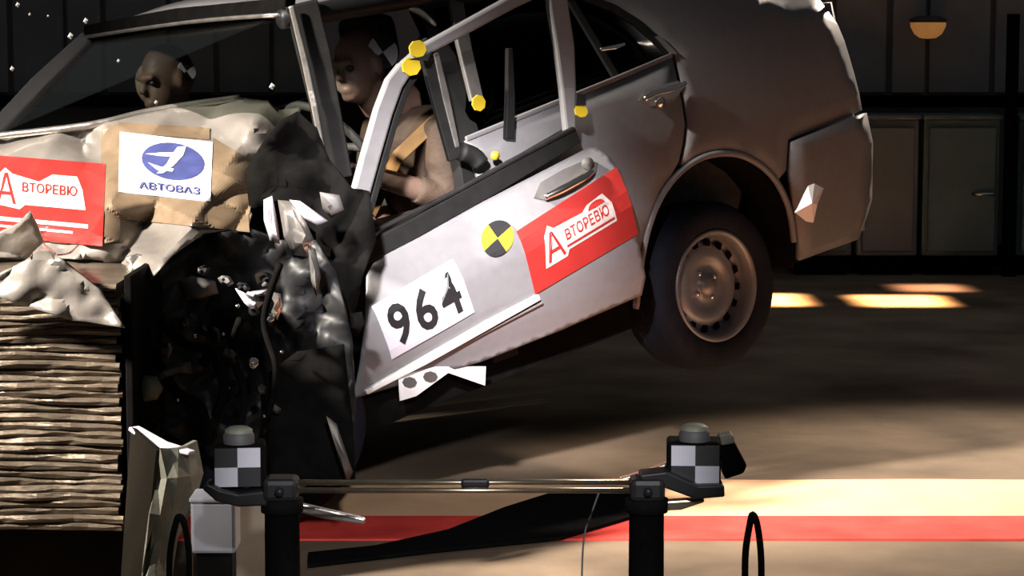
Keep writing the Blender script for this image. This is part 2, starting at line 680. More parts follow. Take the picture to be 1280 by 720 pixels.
# bent panel at the barrier foot
def wp(px, py, Y): return at_depth(px, py, Y)
bp = thing('bent_panel', 'bent pale grey-green bumper panel standing at the barrier foot', 'car panel', (-.95, 5.75, .0))
A = [wp(170, 530, 5.95), wp(196, 560, 5.62), wp(232, 564, 5.62), wp(245, 572, 5.62)]
Bt = [wp(168, 775, 5.95), wp(172, 800, 5.62), wp(190, 800, 5.62), wp(196, 790, 5.64)]
obj('side_face', [wp(166, 533, 5.92), wp(198, 563, 5.6), wp(172, 815, 5.6), wp(150, 775, 5.92)], [(0, 1, 2, 3)], 'khaki', bp, solid=.01)  # left face shaded by its dark colour, front face left pale
rows = []
ez = [(560, 200, 238), (600, 196, 244), (640, 188, 234), (680, 182, 214), (720, 176, 206), (770, 170, 200), (812, 168, 196)]
V, F = [], []
for r_, (py, xa, xb) in enumerate(ez):
    for c_ in range(5):
        t = c_ / 4
        q = wp(xa + (xb - xa) * t, py + 3 * math.sin(r_ * 3 + c_), 5.6)
        q.y += .02 * math.sin(r_ * 2.1 + c_ * 1.3) + .10 * t * t
        V.append(q)
for r_ in range(len(ez) - 1):
    for c_ in range(4):
        F.append((r_ * 5 + c_, r_ * 5 + c_ + 1, r_ * 5 + 6 + c_, r_ * 5 + 5 + c_))
obj('front_face', V, F, 'pale_green', bp, solid=.012)
beam('top_flange', [wp(167, 535, 5.92), wp(200, 556, 5.75), wp(240, 566, 5.6)], [.03, .045, .02], .012, (0.2, -.5, 1), 'white', bp)

# ================================================================== THE CAR
car = thing('crashed_car', 'silver sedan numbered 964 crumpled against the barrier, tail lifted off the floor', 'car', (0, 0, 0))
car.matrix_world = Matrix.Translation(CAR_T) @ CAR_R.to_4x4()
OFF[car.name] = Vector((0, 0, 0))


def S(x, z, off=0.0):
    return Vector((x, side_y(z) + off, z))


def SR(x, z, off=0.0):
    return Vector((x, -side_y(z) - off, z))


ARCH = [(.40, .20), (.375, .33), (.325, .45), (.25, .545), (.15, .605), (.03, .63), (-.10, .61), (-.20, .555), (-.28, .47), (-.33, .36), (-.345, .24)]
rear_door_out = [(.97, .25), (.97, .895), (.60, .925), (.05, .975), (.07, .88), (.09, .75), (.15, .64), (.25, .555), (.335, .455), (.385, .335), (.40, .25)]
rd = sheet('rear_door', rear_door_out, lambda x, z: S(x, z), 'grey_side', car, .06)
quarter_out = [(.035, .975), (.065, 1.03), (.10, 1.10), (.16, 1.17), (.26, 1.235), (.42, 1.285), (.60, 1.31), (.60, 1.375), (.2, 1.375), (-.12, 1.33), (-.34, 1.20), (-.52, 1.06), (-.70, 1.03), (-.73, .93), (-.74, .62),
               (-.36, .60), (-.33, .50)] + [(-.28, .47), (-.20, .555), (-.10, .61), (.03, .63), (.14, .625), (.075, .75), (.055, .88)]
sheet('quarter_panel', quarter_out, lambda x, z: S(x, z), 'grey_side', car, .06)
rb_out = [(-.365, .59), (-.745, .61), (-.755, .50), (-.73, .30), (-.66, .17), (-.36, .17), (-.355, .24), (-.345, .36), (-.335, .49)]
rbp = sheet('rear_bumper', rb_out, lambda x, z: S(x, z, .012), 'grey_side', car, .06, .02)
# right-hand side of the body
sheet('right_side_panel', [(1.9, .16), (1.95, .90), (.9, .93), (.05, .975), (-.12, 1.30), (-.34, 1.20), (-.52, 1.06), (-.73, 1.0), (-.74, .3), (-.345, .24), (-.33, .36), (-.2, .555), (.03, .63), (.25, .545), (.375, .33), (.4, .16)],
      lambda x, z: SR(x, z), 'grey_side', car, .12)
# roof, deck and tail
V, F = grid_vf(lambda u, v: Vector((1.40 - 1.62 * u, -.56 + 1.12 * v, 1.385 + .045 * math.sin(math.pi * v) - .03 * (2 * u - 1) ** 2 + .02 * (1 - u) + .008 * math.sin(u * 19) * math.sin(v * 7))), 14, 10)
obj('roof', V, F, 'silver', car, smooth=True, solid=.02)
V, F = grid_vf(lambda u, v: Vector((-.50 - .22 * u, -.73 + 1.46 * v, 1.03 + .03 * math.sin(math.pi * v) - .02 * u)), 6, 8)
obj('boot_lid', V, F, 'grey_side', car, smooth=True, solid=.02)
V, F = grid_vf(lambda u, v: Vector((-.73 - .03 * math.sin(math.pi * u), -.76 + 1.52 * v, .18 + .83 * u)), 6, 8)
obj('tail_panel', V, F, 'grey_side', car, smooth=True, solid=.02)
obj('rear_window', [(-.22, -.55, 1.36), (-.22, .55, 1.36), (-.52, .66, 1.05), (-.52, -.66, 1.05)], [(0, 1, 2, 3)], 'tint', car, solid=.006)
box('underbody', (.45, 0, .17), (2.3, 1.36, .10), 'black', car, bevel=.03)
box('boot_floor', (-.50, 0, .36), (.42, 1.3, .06), 'black', car)
# wheel housing
V, F = [], []
for i in range(15):
    a = math.radians(-20 + 220 * i / 14)
    for y_ in (.80, .45):
        V.append(Vector((.03 + .372 * math.cos(a), y_, .27 + .355 * math.sin(a))))
for i in range(14):
    F.append((i * 2, i * 2 + 1, i * 2 + 3, i * 2 + 2))
F.append(tuple(i * 2 + 1 for i in range(15)))
obj('wheel_housing', V, F, 'black', car, smooth=True, solid=.01)
# arch lip
tube('arch_lip', [S(a, b, .004) for a, b in ARCH], .012, 'grey_side', car, 8, 4)


def wheel(name, c, axis, parent):
    """steel wheel: axis points outward"""
    ax = Vector(axis).normalized()
    w = thing_part(name, c, parent)
    lathe('tyre', c, ax, [(.19, -.085), (.205, -.098), (.25, -.102), (.275, -.088), (.288, -.06), (.290, 0), (.288, .06), (.275, .088), (.25, .102), (.205, .098), (.19, .085), (.183, .06), (.183, -.06), (.19, -.085)], 'rubber', w, 64)
    rim = lathe('rim', c, ax, [(.183, -.07), (.188, .078), (.192, .092), (.184, .094), (.172, .085), (.168, .055), (.162, .025), (.152, .020), (.146, .030), (.128, .046), (.10, .052), (.085, .040), (.07, .032), (.045, .034), (.036, .046), (.030, .060), (.001, .062)], 'rim', w, 64)
    u = (Vector((0, 0, 1)) - ax * ax.z).normalized()
    s = ax.cross(u)
    for k in range(16):
        a = 2 * math.pi * (k + .3) / 16
        d = u * math.cos(a) + s * math.sin(a)
        tq = ax.cross(d)
        p = Vector(c) + ax * .034 + d * .147
        v, f = box_vf((0, 0, 0), (1, 1, 1))
        o = obj('vent_slot', [p + d * q.x * .026 + tq * q.y * .024 + ax * q.z * .014 for q in v], f, 'black', rim, bevel=.004)
    for k in range(4):
        a = 2 * math.pi * k / 4 + .4
        d = u * math.cos(a) + s * math.sin(a)
        lathe('wheel_bolt', Vector(c) + ax * .034 + d * .049, ax, [(.009, -.004), (.009, .008), (.001, .010)], 'chrome', rim, 8)
    return w


def thing_part(name, c, parent):
    o = bpy.data.objects.new(name, None)
    o.empty_display_size = .1
    COL.objects.link(o)
    o.parent = parent
    o.location = Vector(c) - OFF[parent.name]
    OFF[o.name] = Vector(c)
    return o


RWC = car_plane(893, 358, 1, .78)
RWC.y = .70
wheel('rear_wheel', RWC, (-.03, 1, .02), car)
tube('rear_axle', [RWC, (RWC.x, -.7, RWC.z + .05)], .04, 'black', car)
tube('trailing_arm', [(RWC.x, .5, RWC.z), (RWC.x + .45, .5, .2)], .03, 'black', car)
wheel('rear_wheel', (RWC.x, -.70, RWC.z + .05), (0, -1, 0), car)

# rear door details
hc = on_side(823, 121)
fr = [on_side(799, 124), on_side(812, 117), on_side(835, 111), on_side(850, 104)]
sh_ = obj('handle_recess', [on_side(*q) + Vector((0, .004, 0)) for q in ((797, 126), (805, 112), (846, 101), (854, 108), (840, 128), (812, 134))], [(0, 1, 2, 3, 4, 5)], 'grey_side', rd, solid=.006)
tube('door_handle', [q + Vector((0, .025, 0)) for q in fr], [.010, .012, .011, .008], 'chrome', rd, 10, 4)
lathe('lock_button', on_side(822, 128) + Vector((0, .006, 0)), (0, 1, 0), [(.018, 0), (.018, .014), (.001, .018)], 'chrome', rd, 16)
belt = [S(x_, z_, .008) for x_, z_ in ((.05, .98), (.3, .957), (.6, .932), (.97, .90))]
beam('belt_trim', belt, .016, .012, (0, 1, 0), 'grey_side', rd)
win = [(.05, .985), (.08, 1.04), (.12, 1.105), (.18, 1.165), (.28, 1.225), (.44, 1.27), (.60, 1.295), (.93, 1.315), (.96, .91), (.6, .938), (.3, .963)]
sheet('window_glass', win, lambda x, z: S(x, z, -.02), 'tint', rd, .1, .005)
beam('window_frame', [S(a, b) for a, b in win[:8]], .028, .02, (0, 1, 0), 'seal', rd)
beam('window_divider', [S(.30, .955, -.008), S(.33, 1.25, -.008)], .03, .015, (0, 1, 0), 'seal', rd)
obj('corner_trim', [S(.055, .985, .012), S(.03, .98, .012), S(.062, 1.045, .012), S(.085, 1.05, .012)], [(0, 1, 2, 3)], 'bare', rd, solid=.006)

beam('window_streak', [on_side(747, 62) + Vector((0, .012, 0)), on_side(765, 59) + Vector((0, .016, 0)), on_side(778, 55) + Vector((0, .012, 0))], [.012, .016, .010], .012, (0, 1, 0), 'chrome', rd)  # chrome bar added as the bright streak of light in the rear window
# B pillar
beam('centre_pillar', [S(.95, .18, -.03), S(.95, .88, -.035), S(.90, 1.1, -.035), S(.84, 1.35, -.04)], [.11, .10, .085, .08], .05, (0, 1, 0), 'seal', car)
beam('centre_pillar_trim', [on_side(568, 0), on_side(580, 60), on_side(596, 128)], [.06, .055, .05], .02, (0, 1, 0), 'grey_plastic', car)
tube('roof_rail', [(1.42, .585, 1.37), (1.1, .60, 1.355), (.83, .60, 1.345), (.4, .58, 1.36)], [.03, .034, .034, .03], 'black_gloss', car, 10, 3)
tube('roof_rail', [(1.42, -.585, 1.37), (.83, -.60, 1.345), (-.1, -.58, 1.34)], .03, 'black_gloss', car, 10, 3)
tube('rail_highlight', [q + Vector((0, .02, 0)) for q in (on_side(455, -2), on_side(490, 4), on_side(518, 14), on_side(540, 32))], [.006, .008, .012, .006], 'bare', car, 8, 4)  # bright steel tube drawn as the highlight along the dark roof rail

# windscreen opening
TR, TL = car_plane(112, 46, 1, -.60), car_plane(364, 13, 1, .60)
BR, BL = car_plane(-12, 172, 1, -.66), car_plane(408, 215, 1, .62)
beam('windscreen_pillar', [TR, (TR + BR) / 2 + Vector((.0, -.005, .01)), BR], [.05, .055, .06], .05, (.7, .7, .1), 'silver', car)['label'] = 'bare grey right windscreen pillar'
dp = [car_plane(366, 6, 1, .61), car_plane(382, 70, 1, .63), car_plane(395, 130, 1, .64), car_plane(412, 225, 1, .63)]
lp_ = beam('windscreen_pillar', [q + Vector((-.03, .0, 0)) for q in dp], [.10, .10, .09, .09], .05, (.5, .85, 0), 'seal', car)
beam('pillar_trim', [q + Vector((.024, .026, 0)) for q in dp], [.016, .020, .020, .016], .012, (.6, .8, 0), 'bare', lp_)
beam('windscreen_header', [TR + Vector((0, 0, .015)), (TR + TL) / 2 + Vector((.01, 0, .03)), TL + Vector((0, 0, .015))], .045, .04, (1, 0, .3), 'black', car)
tube('header_trim', [car_plane(118, 44, 1, -.58) + Vector((.03, 0, 0)), car_plane(240, 26, 1, .05) + Vector((.03, 0, 0)), car_plane(360, 16, 1, .58) + Vector((.03, 0, 0))], .007, 'bare', car, 8, 4)
obj('windscreen', [TR, TL, car_plane(402, 190, 1, .60), car_plane(200, 140, 1, .1), BR], [(0, 1, 2, 3, 4)], 'glass', car, solid=.004)

# ---- front door (sprung from its frame, pushed back over the rear door)
DP0 = car_plane(468, 322, 1, .83)
DN = Vector((math.sin(math.radians(7)), math.cos(math.radians(7)), 0))


def bulge(t):
    return float(np.interp(t, [-.3, 0, .33, .42, .7, .86, 1.0, 1.3], [-.03, 0, .052, .058, .050, .032, .008, -.01]))


def D(px, py, off=0.0):
    B = 322 - (px - 470) * .518
    Bo = 498 - (px - 438) * .345
    t = (py - B) / max(60, (Bo - B))
    p = car_gplane(px, py, DP0, DN)
    return p + DN * (bulge(t) + off)


fd = thing_part('front_door', D(600, 330), car)
outl = [(470, 322), (600, 254), (740, 182), (758, 196), (768, 215), (783, 295), (800, 345), (799, 368), (700, 412), (600, 452), (500, 480), (438, 498), (441, 440), (447, 385), (455, 345)]
dpanel = sheet('outer_panel', outl, lambda a, b: D(a, b), 'silver', fd, 6, .006)
beam('belt_seal', [D(440, 326, -.01), D(520, 284, -.01), D(620, 228, -.01), D(722, 168, -.01)], [.06, .062, .062, .055], .05, DN, 'seal', fd)
beam('belt_seal_lip', [D(470, 288, .02), D(560, 244, .02), D(640, 200, .02), D(716, 160, .02)], .012, .02, DN, 'black_gloss', fd)
# window frame
ff = [(450, 262), (468, 196), (484, 140), (497, 105), (512, 84)]
beam('window_frame', [D(*q) for q in ff], [.058, .06, .06, .058, .05], .03, DN, 'silver', fd, bevel=.008)
beam('frame_seal', [D(a + 20, b + 4, -.02) for a, b in ff], .022, .03, DN, 'seal', fd)
tt = [(508, 84), (535, 62), (580, 38), (640, 5), (700, -25)]
beam('window_frame', [D(*q) for q in tt], [.03, .036, .04, .042, .045], .03, DN, 'silver', fd, bevel=.008)
rr = [(698, -30), (703, 10), (711, 60), (715, 110), (714, 172)]
beam('window_frame', [D(*q) for q in rr], [.066, .072, .070, .056, .036], .03, DN, 'silver', fd, bevel=.008)
gg = [(556, 66), (568, 120), (583, 185)]
beam('window_channel', [D(*q, -.03) for q in gg], [.02, .026, .018], .015, DN, 'bare', fd)
beam('channel_seal', [D(a - 14, b, -.035) for a, b in [(552, 52), (560, 66), (574, 120), (596, 200)]], [.05, .05, .05, .05], .02, DN, 'seal', fd)
tube('channel_seal', [D(586, 190, -.02), D(602, 196, -.02), D(610, 206, -.02)], .03, 'seal', fd, 10, 3)
# side moulding
beam('side_moulding', [D(452, 489, .012), D(520, 450, .012), D(600, 403, .012), D(661, 369, .012)], [.016, .026, .026, .02], .02, DN, 'moulding', fd)
beam('side_moulding', [D(530, 452, .008), D(600, 412, .008), D(668, 376, .008)], .010, .012, DN, 'silver', fd)
# handle
obj('handle_recess', [D(*q, .006) for q in ((662, 247), (672, 228), (700, 212), (728, 200), (742, 203), (738, 215), (705, 236), (676, 250))], [tuple(range(8))], 'grey_plastic', fd, solid=.006)
tube('door_handle', [D(672, 246, .02), D(690, 236, .034), D(716, 222, .034), D(732, 213, .02)], [.010, .013, .013, .010], 'chrome', fd, 10, 4)
lathe('lock_barrel', D(728, 204, .012), DN, [(.02, 0), (.02, .012), (.001, .016)], 'grey_plastic', fd, 16)
# number panel
nq = [(480, 447), (581, 388), (556, 322), (453, 381)]
decal('number_panel', nq, D, 'white', fd)
qm = quad_map(nq)
for ch, u0 in (('9', .09), ('6', .39), ('4', .69)):
    letters('digit', ch, [qm(u0, .13), qm(u0 + .23, .13), qm(u0 + .23, .87), qm(u0, .87)], D, 'print_black', fd, bold=.022)
# round target
for k in range(4):
    a0 = k * math.pi / 2 + .35
    pts = [(.5, .5)] + ellipse(.5, .5, .5, .5, 8, a0, a0 + math.pi / 2)
    shape('target_quadrant', pts, [(594, 326), (632, 308), (630, 268), (590, 284)], D, 'yellow' if k % 2 else 'print_black', fd)
# red sticker with the magazine lettering
rq = [(657, 366), (784, 291), (763, 208), (635, 288)]
decal('red_sticker', rq, D, 'red', fd, 18, 14)
qm = quad_map(rq)
wq = lambda u0, v0, u1, v1: [qm(u0, v0), qm(u1, v0), qm(u1, v1), qm(u0, v1)]
shape('sticker_plate', [(0, 0), (.30, .0), (.34, .14), (1, .14), (1, .62), (.93, .94), (.70, .90), (.62, .80), (.22, .86), (.16, 1), (.08, .8)], wq(.14, .27, .84, .84), D, 'red_white', fd, .012)
letters('sticker_initial', 'А', wq(.17, .33, .34, .74), D, 'red', fd, .016)
letters('sticker_word', 'ВТОРЕВЮ', wq(.37, .50, .79, .66), D, 'red', fd, .016, .012)
shape('sticker_stripe', [(0, 0), (1, 0), (1, 1), (0, 1)], wq(.36, .40, .82, .43), D, 'red', fd, .016)
shape('sticker_car_outline', ellipse(.5, 0, .5, 1, 10, 0, math.pi), wq(.62, .70, .78, .78), D, 'red', fd, .016)
# yellow and black measuring marks
def mark(px, py, r, pl, seg=2, lab=None):
    g = pl(px, py, .02)
    e1, e2 = pl(px + 1, py, .02) - g, pl(px, py + 1, .02) - g
    ring = [g + e1 * r * math.cos(a) + e2 * r * 1.0 * math.sin(a) for a in [i * math.pi / 4 + .2 for i in range(8)]]
    return obj('measuring_mark', ring, [tuple(range(8))], 'yellow', fd, solid=.006)
mark(524, 61, 11, D)
mark(516, 83, 12, D)
mark(727, 139, 8, D)
obj('mark_band', [D(530, 70, .024), D(541, 64, .024), D(535, 76, .024), D(512, 74, .024)], [(0, 1, 2, 3)], 'print_black', fd, solid=.006)
obj('mark_clip', [D(722, 118, .02), D(733, 118, .02), D(733, 132, .02), D(721, 132, .02)], [(0, 1, 2, 3)], 'print_black', fd, solid=.01)
pm = on_side(591, 129)
obj('pillar_mark', [pm + Vector((0, .03, 0)) + Vector((math.cos(a) * .026, 0, math.sin(a) * .026)) for a in [i * math.pi / 4 for i in range(8)]], [tuple(range(8))], 'yellow', car, solid=.006)
# inner door hardware seen through the opening
lathe('lock_pin', D(625, 195, -.01), DN, [(.014, 0), (.014, .01), (.001, .013)], 'yellow', fd, 12)
beam('window_lifter', [D(655, 60, -.06), D(656, 120, -.06), D(654, 175, -.06)], [.02, .03, .035], .02, DN, 'seal', fd)

# sill and torn underside below the door
sill = [on_side(430, 520), on_side(520, 480), on_side(640, 436), on_side(790, 378)]
beam('sill', [q + Vector((0, -.06, -.02)) for q in sill], .14, .09, (0, 1, 0), 'black', car)
obj('hanging_label', [car_plane(*q, 1, .86) for q in ((498, 470), (545, 458), (607, 458), (606, 482), (560, 466), (520, 495), (500, 501))], [tuple(range(7))], 'paper', car, solid=.004)['label'] = 'torn white label hanging under the door'
for cx_, cy_ in ((512, 478), (538, 471)):
    obj('label_print', [car_plane(cx_ + 9 * math.cos(a), cy_ + 7 * math.sin(a), 1, .865) for a in [i * math.pi / 4 for i in range(8)]], [tuple(range(8))], 'grey_plastic', car, solid=.003)

# ---- bonnet: buckled, pushed up against the windscreen
def H(px, py, off=0.0):
    top = 172 - .112 * px
    s = (py - top) / 160.0
    Y = 7.28 - .86 * s
    # big folds: broad waves with sharp ridges
    tri = lambda q: 2 * abs((q % 1.0) - .5)
    k = min(1, max(0, s + .35))
    g1 = math.exp(-(((px - 207) / 82) ** 4 + ((py - 210) / 56) ** 4))
    g2 = math.exp(-(((px - 32) / 112) ** 4 + ((py - 248) / 58) ** 4))
    calm = 1 - .95 * max(g1, g2)
    calm = max(.05, calm)
    Y += calm * k * (.24 * tri(px / 118 + py / 190) + .14 * tri(py / 74 - px / 160 + .3) - .15)
    Y += calm * crumple((px / 100, py / 60, 1.0), .075, 1.0)
    flat = 1.0
    Y -= off * 1.7
    p = to_car(at_depth(px, py, Y))
    return p


def HF(px, py, off=0.0):
    # under the stickers the sheet is calmer
    return H(px, py, off)


hood_out = [(-70, 192), (-20, 172), (40, 163), (110, 157), (180, 140), (240, 130), (300, 122), (335, 126), (350, 138), (378, 134), (372, 150), (345, 180), (318, 215), (308, 250), (315, 268), (310, 285), (255, 292), (215, 320), (190, 348), (150, 350), (128, 325), (60, 322), (0, 322), (-70, 330)]
hood = sheet('bonnet', hood_out, lambda a, b: H(a, b), 'silver_crumpled_lit', car, 6, .004, smooth='sharp')
hood['label'] = 'buckled silver bonnet with stickers'
# flat brown patches and stickers on the bonnet
decal('brown_patch', [(128, 305), (150, 300), (150, 155), (126, 158)], H, 'tan_patch', hood, 8, 36, .010)
decal('brown_patch', [(136, 272), (312, 290), (310, 258), (136, 240)], H, 'tan_patch', hood, 44, 12, .010)
decal('brown_patch', [(264, 262), (312, 268), (322, 205), (266, 172)], H, 'tan_patch', hood, 16, 20, .010)
decal('brown_patch', [(148, 166), (262, 174), (262, 160), (148, 153)], H, 'tan_patch', hood, 30, 6, .010)
lq = [(148, 240), (263, 252), (266, 178), (150, 165)]
decal('logo_sticker', lq, H, 'white', hood, 40, 28, .014)
qm = quad_map(lq)
ql = lambda u0, v0, u1, v1: [qm(u0, v0), qm(u1, v0), qm(u1, v1), qm(u0, v1)]
shape('logo_oval', ellipse(.5, .5, .5, .5, 28), ql(.24, .30, .92, .92), H, 'blue', hood, .0175)
shape('logo_sail', [(.05, .62), (.30, .70), (.50, .74), (.56, .90), (.70, .95), (.66, .70), (.52, .40), (.36, .16), (.24, .12), (.40, .42), (.46, .62), (.28, .60)], ql(.24, .30, .92, .92), H, 'white', hood, .020)
shape('logo_hull', [(.10, .40), (.30, .32), (.52, .30), (.50, .22), (.25, .22)], ql(.24, .30, .92, .92), H, 'white', hood, .020)
letters('logo_word', 'АВТОВАЗ', ql(.22, .10, .88, .22), H, 'blue', hood, .020, .012)
rq2 = [(-60, 290), (128, 308), (132, 205), (-60, 190)]
decal('red_sticker', rq2, H, 'red', hood, 56, 34, .014)
qm2 = quad_map(rq2)
w2 = lambda u0, v0, u1, v1: [qm2(u0, v0), qm2(u1, v0), qm2(u1, v1), qm2(u0, v1)]
shape('sticker_plate', [(0, .1), (.30, .0), (.36, .12), (1, .12), (.96, .60), (.90, .92), (.64, .92), (.50, .72), (.22, .86), (.14, 1.0), (.06, .8)], w2(.26, .36, .88, .86), H, 'red_white', hood, .0175)
letters('sticker_initial', 'А', w2(.29, .42, .42, .80), H, 'red', hood, .0195)
letters('sticker_word', 'ВТОРЕВЮ', w2(.46, .58, .82, .70), H, 'red', hood, .0195, .012)
shape('sticker_stripe', [(0, 0), (1, 0), (1, 1), (0, 1)], w2(.30, .20, .90, .25), H, 'red_white', hood, .0175)
shape('sticker_stripe', [(0, 0), (1, 0), (1, 1), (0, 1)], w2(.30, .12, .80, .15), H, 'red_white', hood, .0175)

# rear edge of the bonnet and wiper cowl
tube('bonnet_lip', [H(a, b, .01) for a, b in ((-20, 172), (110, 157), (180, 141), (240, 131), (300, 123))], .012, 'bare', hood, 8, 4)


def front_sheet(name, outline, depth, m, amp, freq, seed, step, parent=car, solid=.008):
    def fn(px, py):
        Y = depth(px, py) + crumple((px / 60, py / 60, seed), amp, freq, seed)
        return to_car(at_depth(px, py, Y))
    return sheet(name, outline, fn, m, parent, step, solid, smooth=True if m != 'silver_crumpled_lit' else 'sharp')


# front panel folded over the barrier
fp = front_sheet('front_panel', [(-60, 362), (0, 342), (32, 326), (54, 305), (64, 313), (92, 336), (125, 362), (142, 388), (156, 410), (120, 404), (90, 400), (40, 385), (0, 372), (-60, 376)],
                 lambda a, b: max(5.93, .575 * FPX / (b - HORIZON)) - .04, 'silver_crumpled_lit', .025, 1.3, 2.0, 6)
front_sheet('folded_corner', [(-60, 292), (0, 290), (22, 280), (38, 264), (46, 280), (56, 304), (36, 324), (0, 342), (-60, 362)], lambda a, b: 6.42 + (b - 264) / 90 * .14, 'silver_crumpled_lit', .02, 1.0, 8.0, 8)
fp['label'] = 'pale front panel folded over the barrier top'
front_sheet('front_crossmember', [(-60, 318), (0, 300), (60, 312), (130, 318), (165, 320), (160, 352), (120, 350), (60, 330), (-60, 340)], lambda a, b: 6.62, 'black', .04, 1.5, 3.0, 12)
front_sheet('torn_bracket', [(158, 322), (172, 318), (190, 324), (194, 345), (176, 352), (160, 346)], lambda a, b: 6.4, 'bare', .03, 2, 4.0, 6)

# crushed left front wing, liner and engine bay
fw = front_sheet('front_wing', [(308, 212), (330, 175), (352, 150), (372, 140), (396, 160), (412, 200), (440, 235), (462, 240), (470, 300), (455, 340), (440, 400), (400, 330), (395, 290), (350, 250), (312, 262)],
                 lambda a, b: 6.78 - (b - 150) / 200 * .18 + abs(a - 350) * .0007, 'black', .06, 1.3, 5.0, 11)
fw['label'] = 'crumpled black front wing lining'
ln = front_sheet('wheel_arch_liner', [(168, 380), (190, 345), (225, 310), (265, 292), (310, 285), (350, 300), (395, 300), (420, 340), (440, 420), (444, 500), (440, 600), (330, 600), (240, 560), (178, 520), (166, 450)],
                 lambda a, b: 6.42 + (a - 170) / 280 * .12 + .10 * math.sin((a - 170) / 270 * math.pi), 'black_gloss', .07, 1.4, 6.0, 11)
ln['label'] = 'torn black wheel arch lining'
front_sheet('arch_lining_flap', [(330, 470), (372, 440), (430, 430), (440, 520), (444, 598), (420, 602), (340, 600)], lambda a, b: 6.36, 'black', .025, .8, 7.0, 13)
# engine block and front wheel behind the torn sheet
box('engine_block', (1.70, .12, .42), (.50, .62, .5), 'black', car, bevel=.04)
wheel('front_wheel', (1.78, .66, .20), (.25, 1, -.05), car)
V = [(1.4, .6), (1.9, .6), (2.15, .2), (2.6, -.3), (2.8, -.7), (1.4, -.7)]
obj('engine_undertray', [(a, b, .14) for a, b in V] + [(a, b, .26) for a, b in V], [tuple(range(6)), tuple(range(11, 5, -1))] + [(i, (i + 1) % 6, 6 + (i + 1) % 6, 6 + i) for i in range(6)], 'black', car)
wheel('front_wheel', (2.42, -.68, .26), (0, -1, 0), car)
sheet('right_front_wing', [(1.9, .18), (1.95, .90), (2.3, .88), (2.75, .78), (2.85, .55), (2.8, .4), (2.75, .28), (2.7, .45), (2.56, .56), (2.42, .59), (2.26, .55), (2.14, .44), (2.08, .28), (2.06, .18)], lambda x, z: SR(x, z), 'silver', car, .08)
# pieces in the wreck: px, py polygons at a depth
def scrap(name, poly, Y, m, lab=None, amp=.012, dome=0.0):
    cx = sum(p_[0] for p_ in poly) / len(poly)
    cy = sum(p_[1] for p_ in poly) / len(poly)
    ring = [to_car(at_depth(a, b, Y + random.uniform(-amp, amp))) for a, b in poly]
    mid = [to_car(at_depth(cx + (a - cx) * .5, cy + (b - cy) * .5, Y - dome - amp + random.uniform(-amp, amp))) for a, b in poly]
    n = len(poly)
    V = ring + mid + [to_car(at_depth(cx, cy, Y - dome * 1.3 - amp))]
    F = [(i, (i + 1) % n, n + (i + 1) % n, n + i) for i in range(n)] + [(n + i, n + (i + 1) % n, 2 * n) for i in range(n)]
    o = obj(name, V, F, m, car, solid=.006, smooth='sharp' if dome == 0 else True)
    if lab:
        o['label'] = lab
    return o


scrap('headlamp_bracket', [(330, 250), (340, 245), (347, 285), (350, 305), (338, 300), (331, 275)], 6.50, 'white')
scrap('torn_bracket', [(362, 250), (375, 252), (410, 276), (398, 282), (380, 272)], 6.46, 'white')
scrap('torn_bracket', [(348, 250), (364, 252), (382, 278), (392, 300), (384, 320), (368, 318), (356, 296)], 6.48, 'bare', None, .03)
scrap('torn_bracket', [(385, 305), (394, 312), (400, 345), (396, 372), (390, 350)], 6.44, 'grey_plastic')
scrap('torn_bracket', [(294, 361), (312, 366), (338, 360), (330, 376), (318, 390), (306, 378)], 6.32, 'white', 'bright triangular torn bracket')
scrap('torn_bracket', [(336, 364), (350, 368), (352, 385), (346, 400), (340, 390), (344, 376)], 6.30, 'bare')
scrap('hose_end', [(222, 352), (240, 346), (268, 352), (272, 366), (250, 372), (232, 374)], 6.34, 'grey_plastic', None, .01, .03)
scrap('filler_bottle', [(168, 482), (178, 470), (196, 472), (203, 486), (196, 498), (176, 502)], 6.18, 'pale_green', 'grey-green plastic bottle', .006, .04)
scrap('torn_bracket', [(190, 468), (215, 458), (238, 452), (240, 466), (225, 464), (200, 474)], 6.22, 'grey_plastic')
scrap('torn_bracket', [(400, 240), (424, 244), (430, 262), (414, 272), (404, 260)], 6.5, 'grey_plastic')
scrap('rubber_flap', [(408, 520), (420, 530), (440, 590), (434, 604), (424, 570)], 6.28, 'grey_plastic')
fr_ = random.Random(11)
for i in range(30):
    cx_, cy_ = fr_.uniform(185, 345), fr_.uniform(330, 545)
    if cx_ < 230 and cy_ < 380:
        continue
    ra, el_, rot_ = fr_.uniform(4, 10), fr_.uniform(.4, 1.0), fr_.uniform(0, 3.1)
    poly = []
    for k in range(6):
        a_ = k * math.pi / 3
        u_, v_ = ra * math.cos(a_) * fr_.uniform(.7, 1.3), ra * el_ * math.sin(a_) * fr_.uniform(.7, 1.3)
        poly.append((cx_ + u_ * math.cos(rot_) - v_ * math.sin(rot_), cy_ + u_ * math.sin(rot_) + v_ * math.cos(rot_)))
    scrap('engine_fragment', poly, 6.30 + fr_.uniform(-.04, .03), fr_.choice(['grey_plastic', 'rubber', 'seal', 'grey_plastic', 'black_gloss', 'khaki']), None, .015)
for (a, b, r, y_) in ((316, 454, .016, 6.22), (337, 398, .013, 6.24), (243, 420, .006, 6.26), (285, 443, .006, 6.26), (279, 418, .005, 6.26), (352, 440, .005, 6.26), (285, 484, .005, 6.24), (222, 500, .005, 6.2), (297, 383, .006, 6.28), (330, 520, .005, 6.24)):
    c = to_car(at_depth(a, b, y_))
    ax = (CAM_C - c).normalized()
    lathe('bolt_head', c, ax, [(r * .7, -.06), (r * .7, -.01), (r, -.01), (r, r * .5), (r * .7, r * .9), (.0005, r)], 'chrome', car, 12)
